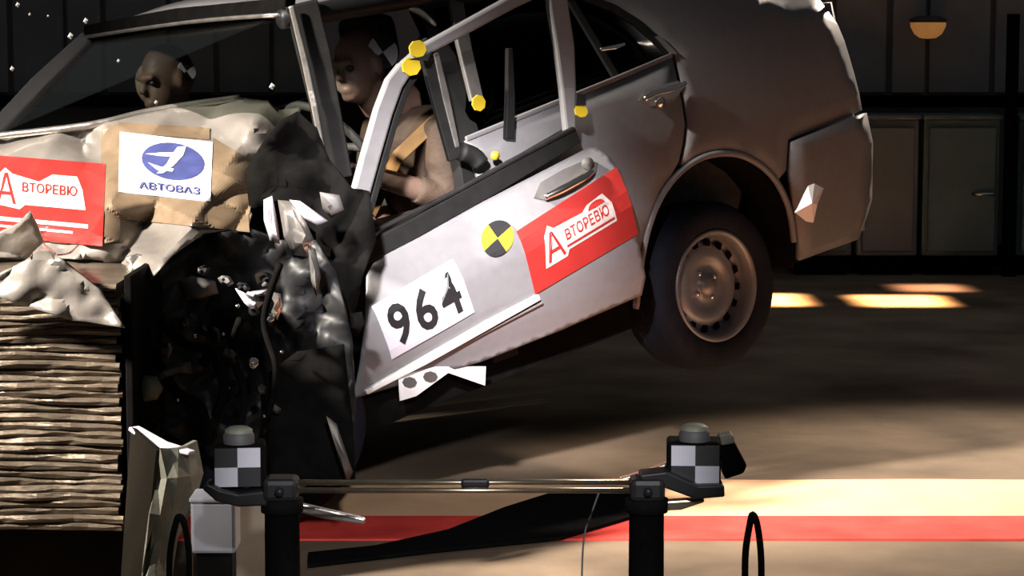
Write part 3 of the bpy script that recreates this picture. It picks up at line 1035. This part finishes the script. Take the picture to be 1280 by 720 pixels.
for pts, r in (([(200, 400), (230, 430), (262, 440), (280, 480), (270, 520)], .014), ([(300, 400), (290, 440), (305, 490), (300, 540)], .011), ([(190, 440), (220, 490), (250, 510), (260, 550)], .016), ([(350, 330), (330, 400), (345, 460), (335, 520)], .010)):
    tube('hose', [to_car(at_depth(a, b, 6.24 + .04 * math.sin(a))) for a, b in pts], r, 'black', car, 8, 5)
# hinge bracket on the door edge and mirror stub
scrap('door_hinge', [(438, 392), (452, 390), (456, 404), (448, 416), (438, 410)], 6.62, 'seal')

# interior
box('dashboard', (1.36, -.05, .84), (.30, 1.15, .22), 'dash', car, bevel=.05)
st_c = Vector((1.18, .36, .92))
stw = thing_part('steering_wheel', st_c, car)
sax = Vector((-.85, 0, .5)).normalized()
ring = lathe_vf(st_c, sax, [(.18 + .014 * math.cos(a), .014 * math.sin(a)) for a in [i * math.pi / 5 for i in range(11)]], 32)
obj('wheel_ring', ring[0], ring[1], 'dash', stw, smooth=True)
lathe('wheel_hub', st_c, sax, [(.06, -.03), (.06, .03), (.001, .045)], 'dash', stw, 20)
for a in (0, 2.1, 4.2):
    u = Vector((0, 1, 0))
    w_ = sax.cross(u)
    tube('spoke', [st_c, st_c + (u * math.cos(a) + w_ * math.sin(a)) * .18], .014, 'dash', stw, 6)


def seat(y0):
    s = thing_part('front_seat', (.75, y0, .3), car)
    box('seat_cushion', (.85, y0, .42), (.52, .50, .16), 'seat', s, bevel=.05)
    box('seat_back', (.56, y0, .76), (.16, .50, .62), 'seat', s, bevel=.06, rot=Matrix.Rotation(math.radians(-14), 3, 'Y'))
    box('head_restraint', (.47, y0, 1.15), (.10, .27, .18), 'seat', s, bevel=.04)


seat(.36)
seat(-.36)
box('rear_bench', (-.1, 0, .5), (.5, 1.25, .3), 'seat', car, bevel=.06)
box('rear_bench_back', (-.30, 0, .85), (.16, 1.25, .6), 'seat', car, bevel=.06)
V, F = grid_vf(lambda u, v: Vector((.9 - 1.1 * u, -.5 + 1.0 * v, 1.33)), 2, 2)
obj('headliner', [(1.3, -.52, 1.35), (1.3, .52, 1.35), (-.15, .52, 1.33), (-.15, -.52, 1.33)], [(0, 1, 2, 3)], 'dash', car, solid=.01)

# ================================================================== CRASH DUMMIES


def ellipsoid_vf(c, r, rot=None, n=14):
    V, F = [], []
    for i in range(n + 1):
        th = math.pi * i / n
        for k in range(2 * n):
            ph = math.pi * k / n
            v = Vector((r[0] * math.sin(th) * math.cos(ph), r[1] * math.sin(th) * math.sin(ph), r[2] * math.cos(th)))
            if rot is not None:
                v = rot @ v
            V.append(Vector(c) + v)
    m_ = 2 * n
    for i in range(n):
        for k in range(m_):
            F.append((i * m_ + k, i * m_ + (k + 1) % m_, (i + 1) * m_ + (k + 1) % m_, (i + 1) * m_ + k))
    return V, F


def dummy(name, label, head, y0, turn, hands):
    """seated figure, car frame; one continuous surface from overlapping limbs"""
    hd = Vector(head)
    Rz = Matrix.Rotation(turn, 3, 'Z')

    def hp(x_, y_, z_):
        return hd + Rz @ Vector((x_, y_, z_))
    root = thing(name, label, 'crash dummy', to_world((hd.x - .25, y0, .45)))
    root.rotation_euler = CAR_R.to_euler()
    OFF[root.name] = Vector((hd.x - .25, y0, .45))
    neck = hp(-.035, 0, -.13)
    chest = Vector((hd.x - .16, y0, hd.z - .36))
    hip = Vector((hd.x - .30, y0, .52))
    P = []
    # head: skull, face, jaw, nose, ears
    P.append(ellipsoid_vf(hp(-.015, 0, .02), (.098, .076, .100), Rz))
    P.append(ellipsoid_vf(hp(.03, 0, -.045), (.062, .058, .072), Rz))
    P.append(ellipsoid_vf(hp(.062, 0, -.085), (.030, .034, .024), Rz))
    P.append(tube_vf([hp(.085, 0, .015), hp(.108, 0, -.028)], [.009, .016], 8))
    P.append(tube_vf([hp(.082, -.045, .024), hp(.092, 0, .022), hp(.082, .045, .024)], .012, 8))
    P.append(tube_vf([hp(.086, -.022, -.064), hp(.094, 0, -.064), hp(.086, .022, -.064)], .009, 8))
    for s in (-1, 1):
        P.append(ellipsoid_vf(hp(-.005, s * .078, -.005), (.022, .011, .034), Rz, 8))
    P.append(tube_vf([hp(-.02, 0, -.07), neck, chest + Vector((-.02, 0, .20))], [.058, .055, .062], 14))
    V, F = merge(P)
    # hands
    HP = []
    for s, (hx, hy, hz) in zip((1, -1), hands):
        wv = Vector((hx, hy, hz))
        el = (wv + chest) / 2 + Vector((-.10, s * .12, -.12))
        fwd = (wv - el).normalized()
        sdv = Vector((0, 1, 0))
        HP.append(tube_vf([el, wv], [.042, .030], 12))
        palm = wv + fwd * .05
        HP.append(tube_vf([wv, palm, wv + fwd * .09], [.028, .040, .036], 10, .55, (0, 1, 0)))
        for k, ln_ in enumerate((.062, .074, .070, .054)):
            b0 = wv + fwd * .088 + sdv * (.030 - .020 * k)
            dn = Vector((0, 0, -1))
            b1 = b0 + fwd * ln_ * .5 + dn * .008
            b2 = b1 + (fwd * .6 + dn * .8).normalized() * ln_ * .35
            b3 = b2 + (dn * .9 - fwd * .3).normalized() * ln_ * .3
            HP.append(tube_vf([b0 - fwd * .02, b1, b2, b3], [.0095, .009, .0085, .007], 8))
        t0 = wv + fwd * .03 + sdv * (-s) * .03
        HP.append(tube_vf([t0, t0 + fwd * .03 + sdv * (-s) * .025, t0 + fwd * .055 + sdv * (-s) * .022 + Vector((0, 0, -.02))], [.012, .011, .008], 8))
    Vh, Fh = merge(HP)
    # legs below the shirt
    LP = []
    for s in (-1, 1):
        kn = hip + Vector((.46, s * .13, .10))
        ft = kn + Vector((.10, 0, -.30))
        LP.append(tube_vf([hip + Vector((0, s * .09, 0)), hip + Vector((.23, s * .11, .07)), kn], [.095, .08, .062], 14))
        LP.append(tube_vf([kn, (kn + ft) / 2 + Vector((-.02, 0, 0)), ft], [.060, .056, .040], 14))
    V2, F2 = merge([(V, F), (Vh, Fh)] + LP + [tube_vf([hip, chest, chest + Vector((0, 0, .12))], [.13, .13, .10], 14)])
    b = obj('body', V2, F2, 'skin', root, smooth=True)
    r_ = b.modifiers.new('one_surface', 'REMESH')
    r_.mode = 'VOXEL'
    r_.voxel_size = .0085
    r_.use_smooth_shade = True
    sm = b.modifiers.new('soften', 'SMOOTH')
    sm.iterations = 2
    # shirt
    SPt = [tube_vf([hip + Vector((0, 0, -.05)), hip + Vector((.01, 0, .10)), chest + Vector((0, 0, -.06)), chest + Vector((0, 0, .10)), chest + Vector((-.01, 0, .19))], [.16, .165, .185, .19, .085], 20, 1.0)]
    SPt[0] = ([Vector((c.x * .72 + .28 * (hip.x + (chest.x - hip.x) * .6), c.y, c.z)) for c in SPt[0][0]], SPt[0][1])
    for s, (hx, hy, hz) in zip((1, -1), hands):
        wv = Vector((hx, hy, hz))
        sho = chest + Vector((0, s * .18, .10))
        el = (wv + chest) / 2 + Vector((-.10, s * .12, -.12))
        SPt.append(tube_vf([chest + Vector((0, s * .08, .11)), sho, (sho + el) / 2, el, el + (wv - el) * .35], [.08, .078, .066, .058, .05], 14))
    Vs, Fs = merge(SPt)
    sh = obj('shirt', Vs, Fs, 'shirt', root, smooth=True)
    r_ = sh.modifiers.new('one_surface', 'REMESH')
    r_.mode = 'VOXEL'
    r_.voxel_size = .012
    r_.use_smooth_shade = True
    sm = sh.modifiers.new('soften', 'SMOOTH')
    sm.iterations = 4
    # eyes
    for s in (-1, 1):
        v, f = ellipsoid_vf(hp(.078, s * .030, .004), (.012, .013, .010), Rz, 6)
        obj('eye', v, f, 'print_black', root, smooth=True)
    # chalked face patch
    v, f = [], []

    def face_pt(a, e, k=1.03):
        d = Rz @ Vector((math.cos(a) * math.cos(e), math.sin(a) * math.cos(e), math.sin(e)))
        return hd + Rz @ Vector((-.015, 0, .02)) + Vector((d.x * .100, d.y * .100, d.z * .102)) * k
    return root, hp, hd, Rz


DH = car_plane(449, 82, 1, .36)
d1, hp1, hd1, Rz1 = dummy('crash_dummy', 'crash dummy in a rust-brown shirt behind the sprung driver door', DH, .36, .25,
                          [(DH.x + .16, .50, .84), (DH.x + .18, .16, .86)])


def head_disc(root, hp, c, n, r, name='head_target'):
    """four-quadrant measuring disc on the head"""
    n = Vector(n).normalized()
    u = (Vector((0, 0, 1)) - n * n.z).normalized()
    w_ = n.cross(u)
    for k in range(4):
        pts = [Vector(c)] + [Vector(c) + (u * math.cos(a) + w_ * math.sin(a)) * r for a in [k * math.pi / 2 + i * math.pi / 12 + .4 for i in range(7)]]
        obj(name, pts, [tuple(range(8))], 'print_black' if k % 2 else 'white', root, solid=.006)


cdir = (CAM_C - hd1).normalized()
side_n = Vector((.15, 1, .12)).normalized()
head_disc(d1, hp1, hp1(-.028, .083, .032), side_n, .054)
v, f = ellipsoid_vf(hp1(.046, -.02, -.02), (.050, .046, .070), Rz1, 10)
obj('face_mask', v, f, 'dummy_pale', d1, smooth=True)
beam('shoulder_belt', [Vector((DH.x - .14, .55, DH.z - .20)), Vector((DH.x - .0, .48, DH.z - .30)), Vector((DH.x + .02, .30, DH.z - .48))], .05, .006, (1, .4, .3), 'amber', d1)
PH = car_plane(207, 100, 1, -.34)
d2, hp2, hd2, Rz2 = dummy('crash_dummy', 'crash dummy behind the bonnet in the front passenger seat', PH, -.34, .15,
                          [(PH.x + .12, -.18, .86), (PH.x + .12, -.50, .86)])
v, f = ellipsoid_vf(hp2(.042, -.03, -.005), (.052, .048, .074), Rz2, 10)
obj('face_mask', v, f, 'dummy_pale', d2, smooth=True)
head_disc(d2, hp2, hp2(-.03, .081, .02), (.1, 1, .1), .034)

# ================================================================== TARGET RIG in the foreground
RY = 5.0
rig = thing('target_rig', 'black two-post camera target rig with brass cross rods in the foreground', 'target rig', (0, RY, 0))


def R_(px, py, Y=RY): return at_depth(px, py, Y)


for x_, top in ((353, 612), (808, 612)):
    p = R_(x_, 680)
    zt = R_(x_, top).z
    post = lathe('post', (p.x, RY, 0), (0, 0, 1), [(.055, 0), (.055, .02), (.040, .022), (.038, zt - .05), (.046, zt - .048), (.047, zt - .02), (.036, zt - .018), (.034, zt), (.001, zt)], 'black', rig, 28)
    lathe('base_flange', (p.x, RY, 0), (0, 0, 1), [(.001, 0), (.12, 0), (.12, .012), (.06, .018), (.04, .03)], 'black', rig, 28)
    box('clamp', (p.x, RY - .005, zt + .005), (.075, .08, .05), 'black_gloss', rig, bevel=.012)
    lathe('clamp_screw', (p.x, RY - .045, zt + .005), (0, -1, 0), [(.010, 0), (.010, .012), (.001, .014)], 'black_gloss', rig, 10)
a, b = R_(372, 603), R_(792, 603)
tube('cross_rod', [a, b], .0062, 'brass', rig, 12)
a, b = R_(372, 613), R_(792, 613)
tube('cross_rod', [a, b], .0062, 'brass', rig, 12)
c = R_(594, 604)
box('rod_joint', c, (.062, .022, .020), 'black_gloss', rig, bevel=.006)


def target_box(cx, cy, w, h, yaw, flip):
    c = R_(cx, cy)
    rot = Matrix.Rotation(yaw, 3, 'Z')
    b = box('target_box', c + Vector((0, .05, 0)), (w, .09, h), 'black', rig, bevel=.008, rot=rot)
    for i in range(2):
        for j in range(2):
            q = c + rot @ Vector(((i - .5) * w * .44, -.002, (j - .5) * h * .44)) + Vector((0, 0, 0))
            white = (i + j + flip) % 2 == 0
            vs, fs = box_vf(q, (w * .44, .006, h * .44), rot)
            obj('target_square', vs, fs, 'white' if white else 'print_black', b)
    lathe('box_cap', c + Vector((0, .03, h / 2)), (0, 0, 1), [(.034, 0), (.034, .018), (.026, .030), (.001, .033)], 'grey_plastic', b, 20)
    lathe('cap_ring', c + Vector((0, .03, h / 2 + .012)), (0, 0, 1), [(.030, 0), (.030, .018), (.020, .024), (.001, .025)], 'pale_green', b, 20)
    return b


target_box(297, 584, .112, .096, .10, 0)
target_box(869, 582, .118, .100, -.06, 1)
# arms from posts to target boxes
pl, pr = R_(353, 616), R_(808, 612)
beam('arm', [R_(258, 604), R_(275, 616), R_(300, 622), R_(353, 618)], [.016, .026, .028, .034], .07, (0, 1, 0), 'black_gloss', rig)
beam('arm', [R_(800, 600), R_(830, 596), R_(870, 612), R_(904, 610)], [.035, .035, .03, .026], .07, (0, 1, 0), 'black_gloss', rig)
beam('arm_plate', [R_(775, 600, 5.1), R_(812, 590, 5.1), R_(842, 580, 5.1)], [.01, .014, .02], .03, (0, 1, 0), 'brass', rig)
v = [R_(898, 552, 5.08), R_(916, 548, 5.08), R_(934, 582, 5.08), R_(930, 592, 5.08), R_(906, 600, 5.08)]
obj('lamp_housing', v + [q + Vector((0, .08, 0)) for q in v], [(0, 1, 2, 3, 4), (9, 8, 7, 6, 5)] + [(i, (i + 1) % 5, 5 + (i + 1) % 5, 5 + i) for i in range(5)], 'black', rig, bevel=.006)
beam('housing_edge', [R_(899, 549, 5.09), R_(916, 546, 5.09)], .018, .07, (0, 1, 0), 'pale_green', rig)
beam('side_bracket', [R_(812, 632, 5.02), R_(850, 630, 5.02), R_(880, 624, 5.02)], [.02, .022, .008], .03, (0, 1, 0), 'brass', rig)
beam('stay_bar', [R_(368, 632, 5.25), R_(408, 642, 5.25), R_(456, 651, 5.25)], [.02, .022, .014], .02, (0, 1, 0), 'bare', rig)


def cable(px, y0, label, w):
    pts = [R_(px - w * .6, 800, 4.9), R_(px - w * .55, 740, 4.9), R_(px - w * .5, 690, 4.9), R_(px - w * .2, 655, 4.9), R_(px, y0, 4.9), R_(px + w * .3, 655, 4.9), R_(px + w * .55, 690, 4.9), R_(px + w * .6, 740, 4.9), R_(px + w * .7, 800, 4.9), ]
    g0, g1 = Vector(pts[0]), Vector(pts[-1])
    g0.z = g1.z = .012
    pts = [g0 + Vector((-.05, .05, 0)), g0] + pts[1:-1] + [g1, g1 + Vector((.08, .02, 0))]
    o = tube('cable_loop', pts, .0075, 'black_gloss', None, 8, 5)
    return tag(o, label, 'cable', 'black cables by the target rig')


cable(941, 643, 'black cable loop standing right of the target rig', 18)
cable(224, 646, 'black cable loop standing left of the target rig', 22)
tw = tube('thin_wire', [R_(750, 612, 5.3), R_(740, 640, 5.3), R_(730, 672, 5.3), R_(727, 740, 5.3), Vector((R_(727, 740, 5.3).x, 5.3, .004))], .0022, 'grey_plastic', None, 6, 4)
tag(tw, 'thin grey wire hanging below the cross rods', 'wire')
# boxes behind the left post
c = at_depth(266, 627, 5.40)
zb = at_depth(266, 692, 5.40).z
jb = thing('junction_box', 'lilac grey equipment box behind the left rig post', 'box', (c.x, 5.45, 0))
box('housing', (c.x, 5.45, (c.z + zb) / 2), (.105, .11, c.z - zb), 'box_grey', jb, bevel=.008)
box('stand', (c.x, 5.45, zb / 2), (.085, .09, zb), 'black', jb)
box('lid', (c.x, 5.45, c.z + .004), (.110, .118, .012), 'box_grey', jb, bevel=.004)
c2 = at_depth(316, 680, 5.5)
cb = thing('card_panel', 'tan folded card panel between the grey box and the left post', 'panel', (c2.x, 5.5, 0))
v = [at_depth(300, 632, 5.6), at_depth(334, 630, 5.6), at_depth(340, 740, 5.6), at_depth(286, 740, 5.6)]
v[2].z = v[3].z = 0
obj('front_leaf', v, [(0, 1, 2, 3)], 'box_tan', cb, solid=.01)
obj('back_leaf', [v[0], v[1], v[2] + Vector((0, .25, 0)), v[3] + Vector((0, .25, 0))], [(0, 1, 2, 3)], 'box_tan', cb, solid=.01)

# ================================================================== FLYING PIECES
c = at_depth(1012, 257, 7.7)
vv = [(-.052, -.03, -.02), (-.02, .0, .03), (-.008, -.01, .065), (.012, .0, .072), (.045, .02, .055), (.02, -.01, .005), (.012, .01, -.055), (-.012, .0, -.05)]
o = obj('trim_fragment', [c + Vector(q) for q in vv] + [c + Vector((.002, -.03, .01))], [(i, (i + 1) % 8, 8) for i in range(8)], 'paper', None, solid=.01)
tag(o, 'small white trim fragment flying behind the rear wheel', 'fragment')
sp_ = [(22, 6, 6.9, 'in the top left corner'), (37, 18, 6.8, 'second in the cluster at the top left corner'), (107, 26, 6.9, 'just above the right windscreen pillar top'), (88, 45, 6.8, 'beside the right windscreen pillar top'), (15, 86, 6.9, 'at the left edge outside the windscreen'),
       (148, 76, 6.9, 'in the windscreen left of the passenger dummy'), (195, 128, 6.75, 'above the bonnet edge under the passenger dummy'), (340, 108, 6.7, 'in the windscreen beside the driver pillar'), (60, 20, 6.9, 'third in the cluster at the top left corner')]
for i, (a, b, Y, wh) in enumerate(sp_):
    c = at_depth(a, b, Y)
    r = (.007, .004, .008, .009, .007, .005, .006, .009, .0035)[i]
    rs = random.Random(i * 5 + 1)
    pv = [c + Vector((rs.uniform(-r, r), rs.uniform(-r, r) * .5, rs.uniform(-r, r))) for k in range(4)] + [c + Vector((0, -r, 0)), c + Vector((0, r * .7, r * .5))]
    o = obj('glass_shard', [c + Vector((-r, 0, -.3 * r)), c + Vector((.2 * r, .3 * r, -1.1 * r)), c + Vector((r, -.2 * r, .2 * r)), c + Vector((-.1 * r, .1 * r, 1.2 * r)), c + Vector((0, -.5 * r, 0)), c + Vector((.1 * r, .5 * r, 0))],
            [(0, 1, 4), (1, 2, 4), (2, 3, 4), (3, 0, 4), (1, 0, 5), (2, 1, 5), (3, 2, 5), (0, 3, 5)], 'shard')
    tag(o, 'glass shard flying ' + wh, 'glass shard', 'flying glass shards')
